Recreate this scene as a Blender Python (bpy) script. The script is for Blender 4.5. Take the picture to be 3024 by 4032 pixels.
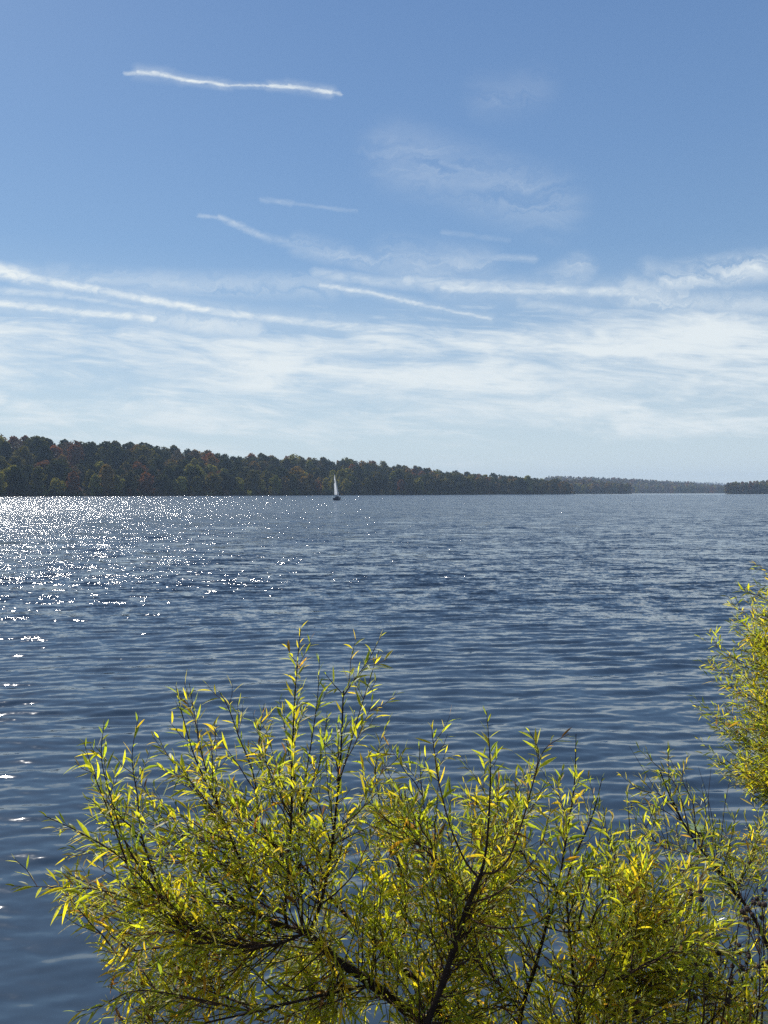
import bpy, math, random
import numpy as np
from mathutils import Vector, Matrix

R = math.radians
for o in list(bpy.data.objects):
    bpy.data.objects.remove(o)
scene = bpy.context.scene
COL = scene.collection

# ------------------------------------------------------------------ camera
F, CX, CY = 3028.0, 1512.0, 2016.0           # photograph pixels
PITCH = -math.atan(78.0 / F)
CAM = Vector((0.0, 0.0, 3.0))
cd = bpy.data.cameras.new("camera")
cd.sensor_fit = 'VERTICAL'
cd.sensor_height = 36.0
cd.sensor_width = 27.0
cd.lens = 36.0 * F / 4032.0
cd.clip_start = 0.05
cd.clip_end = 30000.0
cam = bpy.data.objects.new("camera", cd)
cam.location = CAM
cam.rotation_euler = (R(90) + PITCH, 0, 0)
COL.objects.link(cam)
scene.camera = cam


def ray(px, py):
    x, up = (px - CX) / F, (CY - py) / F
    c, s = math.cos(PITCH), math.sin(PITCH)
    return Vector((x, c - up * s, s + up * c))


def at(px, py, Y):
    d = ray(px, py)
    return CAM + d * (Y / d.y)


# ------------------------------------------------------------------ light, sky, exposure
SUN_EL, SUN_AZ = R(41.0), R(-35.0)            # azimuth from +Y, to the left
scene.view_settings.view_transform = 'Standard'
scene.view_settings.look = 'None'
scene.view_settings.exposure = 0.45
scene.view_settings.gamma = 1.0
scene.cycles.use_denoising = False
scene.cycles.use_adaptive_sampling = False
scene.cycles.max_bounces = 8
scene.cycles.diffuse_bounces = 6
scene.cycles.glossy_bounces = 3
scene.cycles.transmission_bounces = 6
scene.cycles.transparent_max_bounces = 8
scene.cycles.volume_bounces = 0
scene.cycles.caustics_reflective = False
scene.cycles.caustics_refractive = False

sl = bpy.data.lights.new("sun", 'SUN')
sl.energy = 5.0
sl.angle = R(0.53)
sl.color = (1.0, 0.95, 0.87)
sun = bpy.data.objects.new("sun", sl)
sd = Vector((math.cos(SUN_EL) * math.sin(SUN_AZ), math.cos(SUN_EL) * math.cos(SUN_AZ), math.sin(SUN_EL)))
sun.rotation_euler = sd.to_track_quat('Z', 'Y').to_euler()
sun.location = sd * 200
COL.objects.link(sun)


class NT:
    """small helper for node trees"""
    def __init__(s, tree):
        s.t = tree
        tree.nodes.clear()

    def n(s, typ, ins=None, **kw):
        nd = s.t.nodes.new(typ)
        for k, v in kw.items():
            setattr(nd, k, v)
        for k, v in (ins or {}).items():
            s.put(nd.inputs[k], v)
        return nd

    def put(s, sock, v):
        if isinstance(v, bpy.types.NodeSocket):
            s.t.links.new(v, sock)
        else:
            sock.default_value = v

    def m(s, op, a, b=0.0, c=None, clamp=False):
        nd = s.n('ShaderNodeMath', operation=op, use_clamp=clamp)
        s.put(nd.inputs[0], a)
        s.put(nd.inputs[1], b)
        if c is not None:
            s.put(nd.inputs[2], c)
        return nd.outputs[0]

    def v(s, op, a, b=None, out=0):
        nd = s.n('ShaderNodeVectorMath', operation=op)
        s.put(nd.inputs[0], a)
        if b is not None:
            if op == 'SCALE':
                s.put(nd.inputs['Scale'], b)
            else:
                s.put(nd.inputs[1], b)
        return nd.outputs[out]

    def rng(s, val, a, b, c, d, smooth=False):
        nd = s.n('ShaderNodeMapRange', {'Value': val, 'From Min': a, 'From Max': b, 'To Min': c, 'To Max': d})
        if smooth:
            nd.interpolation_type = 'SMOOTHSTEP'
        return nd.outputs[0]

    def noise(s, vec, scale, detail=2.0, rough=0.5, dist=0.0, out=0):
        nd = s.n('ShaderNodeTexNoise', {'Vector': vec, 'Scale': scale, 'Detail': detail,
                                        'Roughness': rough, 'Distortion': dist})
        return nd.outputs[out]

    def xyz(s, x, y, z):
        return s.n('ShaderNodeCombineXYZ', {0: x, 1: y, 2: z}).outputs[0]

    def mix(s, f, a, b):
        nd = s.n('ShaderNodeMix', data_type='RGBA')
        s.put(nd.inputs[0], f)
        s.put(nd.inputs[6], a)
        s.put(nd.inputs[7], b)
        return nd.outputs[2]

    def ramp(s, f, stops, interp='LINEAR'):
        nd = s.n('ShaderNodeValToRGB', {0: f})
        nd.color_ramp.interpolation = interp
        e = nd.color_ramp.elements
        while len(e) > 1:
            e.remove(e[-1])
        for i, (p, c) in enumerate(stops):
            el = e[0] if i == 0 else e.new(p)
            el.position = p
            el.color = tuple(c) + (1,) if len(c) == 3 else c
        return nd.outputs[0]


world = bpy.data.worlds.new("World")
scene.world = world
world.use_nodes = True
w = NT(world.node_tree)
sky = w.n('ShaderNodeTexSky', sky_type='NISHITA')
sky.sun_disc = False
sky.sun_elevation = SUN_EL
sky.sun_rotation = SUN_AZ
sky.altitude = 250.0
sky.air_density = 1.0
sky.dust_density = 0.2
sky.ozone_density = 1.6
dirv = w.n('ShaderNodeTexCoord').outputs['Generated']
sep = w.n('ShaderNodeSeparateXYZ', {0: dirv})
dx, dy, dz = sep.outputs
yy = w.m('MAXIMUM', dy, 0.12)
U = w.m('DIVIDE', dx, yy)
V = w.m('DIVIDE', dz, yy)
front = w.rng(dy, 0.15, 0.4, 0.0, 1.0)
# photograph-like units: 1 = 1000 px of the photograph
P = w.xyz(w.m('MULTIPLY', U, 3.028), w.m('MULTIPLY', V, 3.028), 0.0)


def uv(px, py):
    d = ray(px, py)
    return (d.x / d.y * 3.028, d.z / d.y * 3.028, 0.0)


wob = w.noise(P, 7.0, 6.0, 0.62, 0.3, out=1)
wob2 = w.noise(w.v('MULTIPLY', P, (1.0, 1.8, 1.0)), 34.0, 5.0, 0.65, 0.5, out=1)
Pw = w.v('ADD', P, w.v('MULTIPLY', w.v('SUBTRACT', wob, (0.5, 0.5, 0.5)), (0.06, 0.016, 0)))
Pw = w.v('ADD', Pw, w.v('MULTIPLY', w.v('SUBTRACT', wob2, (0.5, 0.5, 0.5)), (0.032, 0.014, 0)))
# fine ragged structure inside the trails
ragv = w.v('MULTIPLY', P, (11.0, 26.0, 1.0))
rag = w.rng(w.noise(ragv, 1.0, 5.0, 0.65, 0.8), 0.3, 0.7, 0.35, 1.25)
streaks = [  # px0, py0, px1, py1, half-width px, strength, softness
    (490, 288, 560, 290, 9, .45), (550, 284, 660, 298, 13, .65), (600, 286, 720, 314, 10, .8), (700, 310, 900, 336, 9, .9), (900, 335, 1060, 340, 6, .85),
    (1060, 338, 1180, 344, 9, .9), (1140, 338, 1300, 362, 11, .85), (1290, 360, 1340, 368, 8, .5),
    (-200, 1026, 100, 1088, 32, 1.1), (80, 1084, 420, 1150, 20, 1.0), (420, 1150, 760, 1214, 17, 1.05),
    (720, 1208, 1000, 1248, 17, .95), (1000, 1248, 1420, 1290, 18, .7),
    (-200, 1170, 280, 1225, 17, .95), (280, 1225, 600, 1256, 18, .95), (560, 1252, 1000, 1300, 30, .6),
    (-200, 1130, 250, 1160, 16, .5), (250, 1160, 620, 1225, 13, .4),
    (1260, 1122, 1420, 1146, 11, .75), (1420, 1146, 1660, 1200, 10, .7), (1660, 1200, 1940, 1256, 8, .6),
    (780, 848, 900, 864, 8, .26), (860, 856, 950, 892, 13, .36), (930, 884, 1060, 945, 15, .30), (1040, 935, 1250, 990, 20, .20), (1180, 965, 1500, 1040, 30, .3),
    (1030, 785, 1150, 800, 11, .22), (1150, 800, 1400, 832, 8, .15),
    (1600, 1105, 2300, 1145, 26, .55), (1750, 1130, 2500, 1152, 24, .7), (2150, 1130, 2280, 1070, 45, .45), (1540, 1020, 1900, 1060, 55, .33), (1250, 1080, 1700, 1130, 26, .4),
    (2480, 1150, 2700, 1200, 46, .65), (2640, 1100, 3060, 1040, 40, .75), (2560, 1060, 2680, 1090, 28, .5),
    (2700, 1260, 2900, 1255, 34, .9), (2650, 1190, 3060, 1200, 32, .7), (2050, 1190, 2450, 1250, 24, .4), (2700, 1090, 2620, 1190, 40, .4),
    (1560, 610, 2180, 810, 85, .21), (1920, 380, 2100, 350, 60, .09), (1900, 790, 2250, 830, 45, .15), (1740, 640, 1920, 690, 16, .17), (1930, 370, 1960, 410, 10, .12),
    (200, 1085, 700, 1110, 30, .35), (600, 1120, 1300, 1130, 34, .35), (1850, 1010, 2100, 1020, 16, .25), (1740, 915, 2000, 945, 12, .11),
]
rag2v = w.v('MULTIPLY', w.v('ADD', P, w.v('SCALE', w.v('SUBTRACT', wob, (.5, .5, .5)), .2)), (2.0, 15.0, 1.0))
rag2 = w.rng(w.noise(rag2v, 1.0, 7.0, 0.62, 0.9), 0.34, 0.70, 0.1, 1.3)
acc = {False: None, True: None}
for (x0, y0, x1, y1, hw, st) in streaks:
    a, b = Vector(uv(x0, y0)), Vector(uv(x1, y1))
    ba = b - a
    pa = w.v('SUBTRACT', Pw, tuple(a))
    h = w.m('MULTIPLY', w.v('DOT_PRODUCT', pa, tuple(ba), out=1), 1.0 / ba.length_squared, clamp=True)
    dd = w.v('LENGTH', w.v('SUBTRACT', pa, w.v('SCALE', tuple(ba), h)), out=1)
    wide = hw >= 28 and st < .8
    f = w.rng(dd, 0.0, hw * (2.3 if wide else 1.5) / 1000.0, st, 0.0, True)
    if st >= .6 and hw < 28:
        f = w.m('MAXIMUM', f, w.rng(dd, 0.0, hw * 3.6 / 1000.0, st * .34, 0.0, True))
    acc[wide] = f if acc[wide] is None else w.m('MAXIMUM', acc[wide], f)
streak = w.m('MULTIPLY', w.m('MAXIMUM', w.m('MULTIPLY', acc[False], rag), w.m('MULTIPLY', acc[True], rag2)), front)
# the bank of cirrus above the far shore: long streaky noise, slightly tilted
tilt = w.m('ADD', w.m('MULTIPLY', U, 3.028 * 0.07), w.m('MULTIPLY', V, 3.028))
Pc = w.xyz(w.m('MULTIPLY', U, 3.028 * 1.15), w.m('MULTIPLY', tilt, 6.6), 3.3)
c1 = w.noise(Pc, 1.0, 9.0, 0.58, 0.9)
c2 = w.noise(w.v('MULTIPLY', Pc, (3.1, 2.4, 1.0)), 1.0, 8.0, 0.62, 1.2)
c3 = w.noise(w.v('MULTIPLY', Pc, (4.5, 9.0, 1.0)), 1.0, 6.0, 0.65, 1.0)
cn = w.m('ADD', w.m('ADD', w.m('MULTIPLY', c1, 0.60), w.m('MULTIPLY', c2, 0.28)), w.m('MULTIPLY', c3, 0.12))
el = w.m('ARCSINE', dz)                          # elevation in radians
cover = w.ramp(w.rng(el, 0.0, 0.5, 0.0, 1.0), [
    (0.0, (.34,) * 3), (0.10, (.46,) * 3), (0.20, (.60,) * 3), (0.28, (.68,) * 3), (0.375, (.72,) * 3),
    (0.40, (.60,) * 3), (0.43, (.46,) * 3), (0.48, (.32,) * 3), (0.55, (.21,) * 3), (0.64, (.09,) * 3), (1.0, (.02,) * 3)])
cov = w.m('SUBTRACT', cn, w.m('SUBTRACT', 0.78, w.m('MULTIPLY', cover, 0.62)))
bank = w.m('MULTIPLY', w.rng(cov, 0.0, 0.23, 0.0, 1.0, True), 0.9)
cloud = w.m('MAXIMUM', w.m('MULTIPLY', bank, 1.0, clamp=True), w.m('MULTIPLY', streak, 0.95, clamp=True))
# whitish autumn air low over the horizon
lowair = w.m('MULTIPLY', w.m('POWER', w.rng(el, 0.0, 0.30, 1.0, 0.0), 1.3), 0.8)
skyc = w.v('MULTIPLY', sky.outputs[0], (0.70, 0.80, 0.82))
clear = w.ramp(w.rng(el, 0.0, 1.2, 0.0, 1.0), [(0.0, (2.4, 3.6, 5.0)), (0.22, (1.62, 2.82, 4.7)), (0.34, (1.24, 2.32, 4.4)), (0.50, (.94, 1.86, 3.95)), (1.0, (.66, 1.4, 3.2))])
skyc = w.mix(0.65, skyc, clear)
AIRC = (5.8, 6.4, 6.4, 1)
CLOUDC = (6.5, 6.95, 7.05, 1)
c = w.mix(lowair, skyc, AIRC)
c = w.mix(cloud, c, CLOUDC)
bg = w.n('ShaderNodeBackground', {'Color': c, 'Strength': 0.095})
w.t.links.new(bg.outputs[0], w.n('ShaderNodeOutputWorld').inputs['Surface'])


# ------------------------------------------------------------------ helpers
def setp(o, label=None, cat=None, group=None, kind=None):
    if label:
        o['label'] = label
    if cat:
        o['category'] = cat
    if group:
        o['group'] = group
    if kind:
        o['kind'] = kind
    return o


def empty(name, loc=(0, 0, 0), rz=0.0):
    o = bpy.data.objects.new(name, None)
    o.location = loc
    o.rotation_euler = (0, 0, rz)
    COL.objects.link(o)
    return o


class MB:
    def __init__(s):
        s.v, s.f, s.c = [], [], []

    def tube(s, pts, radii, sides=6, cap=True):
        n0 = len(s.v)
        k = len(pts)
        up = Vector((0.13, 0.31, 0.94))
        for i, p in enumerate(pts):
            d = (pts[min(i + 1, k - 1)] - pts[max(i - 1, 0)])
            d = d.normalized() if d.length > 1e-9 else Vector((0, 0, 1))
            a = d.cross(up)
            if a.length < 0.05:
                a = d.cross(Vector((1, 0, 0)))
            a.normalize()
            b = d.cross(a)
            for j in range(sides):
                t = 2 * math.pi * j / sides
                q = p + (a * math.cos(t) + b * math.sin(t)) * radii[i]
                s.v.append((q.x, q.y, q.z))
        for i in range(k - 1):
            for j in range(sides):
                j2 = (j + 1) % sides
                s.f.append((n0 + i * sides + j, n0 + i * sides + j2, n0 + (i + 1) * sides + j2, n0 + (i + 1) * sides + j))
        if cap:
            s.f.append(tuple(n0 + j for j in range(sides)))
            s.f.append(tuple(n0 + (k - 1) * sides + j for j in reversed(range(sides))))

    def quad(s, p, a, b):
        n0 = len(s.v)
        for q in (p - a - b, p + a - b, p + a + b, p - a + b):
            s.v.append((q.x, q.y, q.z))
        s.f.append((n0, n0 + 1, n0 + 2, n0 + 3))

    def add(s, vs, fs):
        n0 = len(s.v)
        s.v.extend(tuple(q) for q in vs)
        s.f.extend(tuple(n0 + i for i in f) for f in fs)

    def box(s, cx, cy, cz, sx, sy, sz):
        vs = [(cx + i * sx / 2, cy + j * sy / 2, cz + k * sz / 2) for i in (-1, 1) for j in (-1, 1) for k in (-1, 1)]
        s.add(vs, [(0, 1, 3, 2), (4, 6, 7, 5), (0, 4, 5, 1), (2, 3, 7, 6), (0, 2, 6, 4), (1, 5, 7, 3)])

    def mesh(s, name, mat, smooth=False):
        me = bpy.data.meshes.new(name)
        me.from_pydata(s.v, [], s.f)
        if s.c:
            at_ = me.attributes.new("tint", 'FLOAT_COLOR', 'POINT')
            at_.data.foreach_set('color', np.array(s.c, dtype=np.float32).ravel())
        if smooth:
            me.polygons.foreach_set('use_smooth', [True] * len(me.polygons))
        me.materials.append(mat)
        me.update()
        return me

    def build(s, name, mat, parent=None, smooth=False):
        o = bpy.data.objects.new(name, s.mesh(name, mat, smooth))
        COL.objects.link(o)
        if parent:
            o.parent = parent
        return o


def mat_new(name):
    m = bpy.data.materials.new(name)
    m.use_nodes = True
    return m, NT(m.node_tree)


def finish(t, shader, disp=None):
    t.t.links.new(shader, t.n('ShaderNodeOutputMaterial').inputs['Surface'])


def mat_plain(name, col, rough=0.6, metal=0.0, var=0.25, scale=8.0, transl=0.0):
    m, t = mat_new(name)
    tc = t.n('ShaderNodeTexCoord').outputs['Object']
    nz = t.noise(tc, scale, 5.0, 0.6)
    k = t.rng(nz, 0.3, 0.7, 1.0 - var, 1.0 + var)
    cc = t.v('SCALE', tuple(col), k)
    b = t.n('ShaderNodeBsdfPrincipled', {'Base Color': cc, 'Roughness': rough, 'Metallic': metal})
    sh = b.outputs[0]
    if transl > 0:
        tr = t.n('ShaderNodeBsdfTranslucent', {'Color': tuple(col) + (1,)})
        mx = t.n('ShaderNodeMixShader', {0: transl, 1: sh, 2: tr.outputs[0]})
        sh = mx.outputs[0]
    finish(t, sh)
    return m


# ------------------------------------------------------------------ water
def mat_water():
    m, t = mat_new("lake_water")
    g = t.n('ShaderNodeNewGeometry')
    pos = g.outputs['Position']
    sp = t.n('ShaderNodeSeparateXYZ', {0: pos})
    Y = sp.outputs[1]
    # wind patches: the lee of the bank is smooth, the open lake is rough, the far narrows are smooth again
    patch = t.noise(t.v('MULTIPLY', pos, (0.018, 0.07, 1)), 1.0, 4.0, 0.6)
    patch = t.rng(patch, 0.32, 0.68, 0.8, 1.15)
    near = t.rng(Y, 9.0, 30.0, 0.10, 1.0, True)
    far = t.rng(Y, 850.0, 1150.0, 1.0, 0.12, True)
    amp = t.m('MULTIPLY', t.m('MULTIPLY', near, far), patch)
    s1 = t.v('SUBTRACT', t.noise(t.v('MULTIPLY', pos, (1.4, 3.4, 1)), 1.0, 1.0, 0.5, 0.3, out=1), (.5, .5, .5))
    s2 = t.v('SUBTRACT', t.noise(t.v('MULTIPLY', pos, (5.0, 9.0, 1)), 1.0, 1.0, 0.5, 0.3, out=1), (.5, .5, .5))
    s3 = t.v('SUBTRACT', t.noise(t.v('MULTIPLY', pos, (17.0, 28.0, 1)), 1.0, 1.0, 0.5, 0.0, out=1), (.5, .5, .5))
    s4 = t.v('SUBTRACT', t.noise(t.v('MULTIPLY', pos, (0.35, 0.9, 1)), 1.0, 1.0, 0.5, 0.2, out=1), (.5, .5, .5))
    sl = t.v('ADD', t.v('ADD', t.v('SCALE', s1, 0.55), t.v('SCALE', s2, 0.50)), t.v('ADD', t.v('SCALE', s3, 0.30), t.v('SCALE', s4, 0.35)))
    sl = t.v('MULTIPLY', sl, (2.7, 2.2, 0.0))
    sl = t.v('ADD', sl, (0.0, -0.12, 0.0))
    sl = t.v('SCALE', sl, amp)
    N = t.v('NORMALIZE', t.v('ADD', g.outputs['Normal'], sl))
    b = t.n('ShaderNodeBsdfPrincipled', {'Base Color': (0.025, 0.040, 0.058, 1), 'Roughness': t.rng(Y, 15.0, 120.0, 0.04, 0.12), 'IOR': 1.85, 'Normal': N})
    finish(t, b.outputs[0])
    return m


def build_water():
    rng = np.random.default_rng(4)
    rr = [3.0]
    while rr[-1] < 9000:
        q = min(1.0, max(0.0, math.log(rr[-1] / 16.0) / math.log(22.0)))
        rr.append(rr[-1] * (1.0031 + 0.034 * q * q))
    r = np.array(rr)
    th = np.radians(np.arange(-52, 52.001, 0.13))
    TH, RR = np.meshgrid(th, r)
    X = RR * np.sin(TH)
    Yc = RR * np.cos(TH)
    Z = np.zeros_like(X)
    step = np.maximum(np.gradient(r)[:, None] * np.ones_like(TH), RR * np.radians(0.13))
    # (wavelength m, number, rms slope of the set, spread deg)
    sets = [(7.0, 5, .010, 14), (4.0, 6, .012, 12), (2.4, 7, .014, 10), (1.3, 8, .020, 11), (0.72, 14, .044, 12), (0.42, 20, .088, 9), (0.29, 20, .080, 12), (0.19, 16, .050, 20), (0.125, 14, .042, 28)]
    shelter = np.clip((Yc - 7) / 22, 0, 1)
    shelter = 0.80 + 0.68 * shelter * shelter * (3 - 2 * shelter)
    # gusts: slow patches of livelier and calmer water
    g = np.zeros_like(X)
    for i in range(7):
        a = rng.uniform(-0.5, 0.5)
        L = rng.uniform(3, 9)
        k = 2 * math.pi / L
        g += np.sin(k * (X * 0.35 * math.sin(a) + X * 0.15 + Yc * math.cos(a)) + rng.uniform(0, 6.28))
    g = 1.0 + 0.07 * g
    for (L0, n, s, spread) in sets:
        for i in range(n):
            L = L0 * math.exp(rng.normal(0, .2))
            k = 2 * math.pi / L
            a = rng.normal(0.06, R(spread))
            A = s * math.sqrt(2.0 / n) / k
            fade = np.clip((L / step - 2.5) / 2.5, 0, 1)
            ph = k * (X * math.sin(a) - Yc * math.cos(a)) + rng.uniform(0, 6.28)
            # groups: amplitude varies along the crest
            kx = k * rng.uniform(.04, .12)
            env = 1 + 0.55 * np.sin(kx * X + 0.3 * kx * Yc + rng.uniform(0, 6.28))
            Z += A * fade * env * (np.sin(ph) + 0.2 * np.cos(2 * ph))
    lee = np.clip((Yc - 3.6) / 5.0, 0, 1)
    Z *= shelter * g * (0.66 + 0.34 * lee)
    nr, nt = X.shape
    co = np.stack([X, Yc, Z], -1).reshape(-1, 3).astype(np.float32)
    i, j = np.meshgrid(np.arange(nr - 1), np.arange(nt - 1), indexing='ij')
    a = (i * nt + j).ravel()
    quads = np.stack([a, a + 1, a + nt + 1, a + nt], -1)[:, ::-1].astype(np.int32)
    # seen from above the winding must face up
    me = bpy.data.meshes.new("lake")
    me.vertices.add(len(co))
    me.vertices.foreach_set('co', co.ravel())
    me.loops.add(quads.size)
    me.loops.foreach_set('vertex_index', quads.ravel())
    me.polygons.add(len(quads))
    me.polygons.foreach_set('loop_start', np.arange(0, quads.size, 4, dtype=np.int32))
    me.polygons.foreach_set('loop_total', np.full(len(quads), 4, dtype=np.int32))
    me.polygons.foreach_set('use_smooth', np.ones(len(quads), dtype=bool))
    me.update(calc_edges=True)
    if me.polygons[10].normal.z < 0:
        me.flip_normals()
    me.materials.append(mat_water())
    o = bpy.data.objects.new("lake_water", me)
    COL.objects.link(o)
    setp(o, kind='structure')


build_water()

# ------------------------------------------------------------------ materials for plants
def mat_bark(name, col):
    m, t = mat_new(name)
    tc = t.n('ShaderNodeTexCoord').outputs['Object']
    nz = t.noise(t.v('MULTIPLY', tc, (60, 60, 25)), 1.0, 4.0, 0.6)
    cc = t.v('SCALE', tuple(col), t.rng(nz, .3, .7, .55, 1.6))
    b = t.n('ShaderNodeBsdfPrincipled', {'Base Color': cc, 'Roughness': 0.85, 'Specular IOR Level': 0.2})
    finish(t, b.outputs[0])
    return m


def mat_leaf():
    m, t = mat_new("willow_leaf")
    tint = t.n('ShaderNodeAttribute', attribute_name="tint").outputs['Color']
    tc = t.n('ShaderNodeTexCoord').outputs['Object']
    nz = t.noise(tc, 160.0, 3.0, 0.6)
    col = t.v('SCALE', tint, t.rng(nz, .3, .7, .8, 1.2))
    # brown spots here and there
    spot = t.rng(t.noise(tc, 75.0, 2.0, 0.5), 0.70, 0.74, 0.0, 0.75)
    col = t.mix(spot, col, (0.06, 0.03, 0.012, 1))
    dif = t.n('ShaderNodeBsdfDiffuse', {'Color': t.v('MULTIPLY', col, (0.5, 0.55, 0.55))})
    trn = t.n('ShaderNodeBsdfTranslucent', {'Color': t.v('MULTIPLY', col, (1.66, 1.62, 0.7))})
    mx = t.n('ShaderNodeMixShader', {0: 0.70, 1: dif.outputs[0], 2: trn.outputs[0]})
    gl = t.n('ShaderNodeBsdfGlossy', {'Color': (1, 1, 1, 1), 'Roughness': 0.45})
    fr = t.n('ShaderNodeFresnel', {'IOR': 1.38}).outputs[0]
    mx2 = t.n('ShaderNodeMixShader', {0: t.m('MULTIPLY', fr, 0.36), 1: mx.outputs[0], 2: gl.outputs[0]})
    finish(t, mx2.outputs[0])
    return m


def mat_crown():
    m, t = mat_new("tree_crown")
    oi = t.n('ShaderNodeObjectInfo')
    g = t.n('ShaderNodeNewGeometry')
    k = t.rng(g.outputs['Random Per Island'], 0, 1, 0.6, 1.45)
    col = t.v('SCALE', oi.outputs['Color'], k)
    dif = t.n('ShaderNodeBsdfDiffuse', {'Color': col})
    trn = t.n('ShaderNodeBsdfTranslucent', {'Color': t.v('MULTIPLY', col, (1.15, 1.1, 0.6))})
    mx = t.n('ShaderNodeMixShader', {0: 0.3, 1: dif.outputs[0], 2: trn.outputs[0]})
    finish(t, mx.outputs[0])
    return m


def mat_woodland():
    m, t = mat_new("woodland")
    tint = t.n('ShaderNodeAttribute', attribute_name="tint").outputs['Color']
    g = t.n('ShaderNodeNewGeometry')
    col = t.v('SCALE', tint, t.rng(g.outputs['Random Per Island'], 0, 1, 0.65, 1.4))
    dif = t.n('ShaderNodeBsdfDiffuse', {'Color': col})
    trn = t.n('ShaderNodeBsdfTranslucent', {'Color': t.v('MULTIPLY', col, (1.15, 1.1, 0.6))})
    mx = t.n('ShaderNodeMixShader', {0: 0.3, 1: dif.outputs[0], 2: trn.outputs[0]})
    finish(t, mx.outputs[0])
    return m


M_CROWN, M_WOOD, M_LEAF = mat_crown(), mat_woodland(), mat_leaf()
M_TRUNK = mat_bark("tree_trunk_bark", (0.03, 0.026, 0.022))
M_WBARK = mat_bark("willow_bark", (0.024, 0.015, 0.012))
M_TWIG = mat_bark("willow_twig", (0.050, 0.028, 0.018))
M_SOIL = mat_plain("leaf_litter_soil", (0.05, 0.040, 0.028), 1.0, var=.5, scale=.2)
for _n in M_SOIL.node_tree.nodes:
    if _n.type == 'BSDF_PRINCIPLED':
        _n.inputs['Specular IOR Level'].default_value = 0.0

# ------------------------------------------------------------------ the wooded shore across the lake
S0, S1 = Vector((-259.0, 519.0)), Vector((278.5, 1135.0))
SD = (S1 - S0).normalized()
SN = Vector((-SD.y, SD.x))                        # away from the lake
SL = (S1 - S0).length


def smooth(x):
    x = max(0.0, min(1.0, x))
    return x * x * (3 - 2 * x)


def shore_wobble(s):
    return 5.0 * math.sin(s * .021 + 1) + 3.0 * math.sin(s * .063) + 1.5 * math.sin(s * .17)


def hill_h(s, t):
    if t < 0:
        return max(-1.5, t * .3)
    k = s / SL
    H = 31.5 - 22.5 * k + 3.0 * math.exp(-((s - 150) / 90.0) ** 2) + 6.5 * math.exp(-((k - .66) / .22) ** 2) + 1.3 * math.sin(s * .035)
    if k > 1.0:
        H *= smooth((1.04 - k) / .04)
    return 1.2 * smooth(t / 3) + H * smooth(t / 170.0) + .4 * math.sin(s * .11 + t * .09)


def shore_pt(s, t):
    p = S0 + SD * s + SN * (t + shore_wobble(s) * (1 if s < SL - 30 else max(0, (SL - s) / 30)))
    return p


def build_hill():
    vs, fs = [], []
    ss = [-330 + 12 * i for i in range(int((SL + 360) / 12))]
    ss = [s for s in ss if s < SL + 10] + [SL + 10]
    ts = [-12, -3, 0, 3, 8, 18, 32, 50, 75, 100, 135, 170, 240, 340]
    for s in ss:
        for t in ts:
            p = shore_pt(s, t)
            vs.append((p.x, p.y, hill_h(s, t) if t < 330 else -2))
    n = len(ts)
    for i in range(len(ss) - 1):
        for j in range(n - 1):
            fs.append((i * n + j, (i + 1) * n + j, (i + 1) * n + j + 1, i * n + j + 1))
    mb = MB()
    mb.add(vs, fs)
    o = mb.build("wooded_hill", M_SOIL, smooth=True)
    setp(o, kind='structure')


build_hill()


def crown_into(mb, rnd, base, H, Wd, low=0.12, n=420, lobes=13, q=0.75, col=None, point=0.0):
    """clumps of leaf-sized faces spread through a crown of height H and width Wd standing at base"""
    L = []
    for i in range(lobes):
        u = (i + rnd.random()) / lobes
        z = low + (0.86 - low) * u
        zc = .5 + .5 * low
        prof = math.sqrt(max(.12, 1 - ((z - zc + .08) / (.62 - .5 * low)) ** 2)) * (1 - point * z)
        rr = Wd * 0.5 * prof
        a = i * 2.4 + rnd.random()
        rad = rr * rnd.uniform(.25, .72) * (1 if u < .85 else .4)
        L.append((Vector((math.cos(a) * rad, math.sin(a) * rad, z * H)), Wd * .5 * rnd.uniform(.3, .46)))
    for k in range(n):
        cpos, cr = L[k % lobes]
        d = Vector((rnd.gauss(0, 1), rnd.gauss(0, 1), rnd.gauss(0.25, 1))).normalized()
        p = base + cpos + Vector((d.x, d.y, d.z * 1.05)) * cr * rnd.uniform(.55, 1.08) ** .7
        if p.z < base.z + 0.3:
            p.z = base.z + rnd.uniform(.3, 2)
        nrm = (d + Vector((rnd.gauss(0, .6), rnd.gauss(0, .6), rnd.gauss(0, .6)))).normalized()
        a = nrm.cross(Vector((rnd.gauss(0, 1), rnd.gauss(0, 1), rnd.gauss(0, 1)))).normalized()
        b = nrm.cross(a)
        s = q * rnd.uniform(.55, 1.25)
        mb.quad(p, a * s, b * s * rnd.uniform(.5, .9))
        if col is not None:
            mb.c.extend([col] * 4)


def make_tree_meshes(seed, H, Wd, low, n, lobes, q, point):
    rnd = random.Random(seed)
    cb = MB()
    crown_into(cb, rnd, Vector((0, 0, 0)), H, Wd, low, n, lobes, q, None, point)
    tb = MB()
    pts = [Vector((rnd.gauss(0, .05) * i, rnd.gauss(0, .05) * i, H * .8 * i / 5 - (.8 if i == 0 else 0))) for i in range(6)]
    tb.tube(pts, [.34 * H / 20 * (1 - i * .16) for i in range(6)], 7)
    for i in range(9):
        z = rnd.uniform(.25, .72) * H
        a = rnd.random() * 6.28
        l = Wd * rnd.uniform(.25, .42)
        p0 = Vector((0, 0, z))
        p2 = p0 + Vector((math.cos(a) * l, math.sin(a) * l, l * rnd.uniform(.5, 1.0)))
        tb.tube([p0, p0.lerp(p2, .5) + Vector((0, 0, -.2)), p2], [.13, .09, .04], 5)
    return cb.mesh("crown", M_CROWN), tb.mesh("trunk", M_TRUNK, True)


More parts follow.
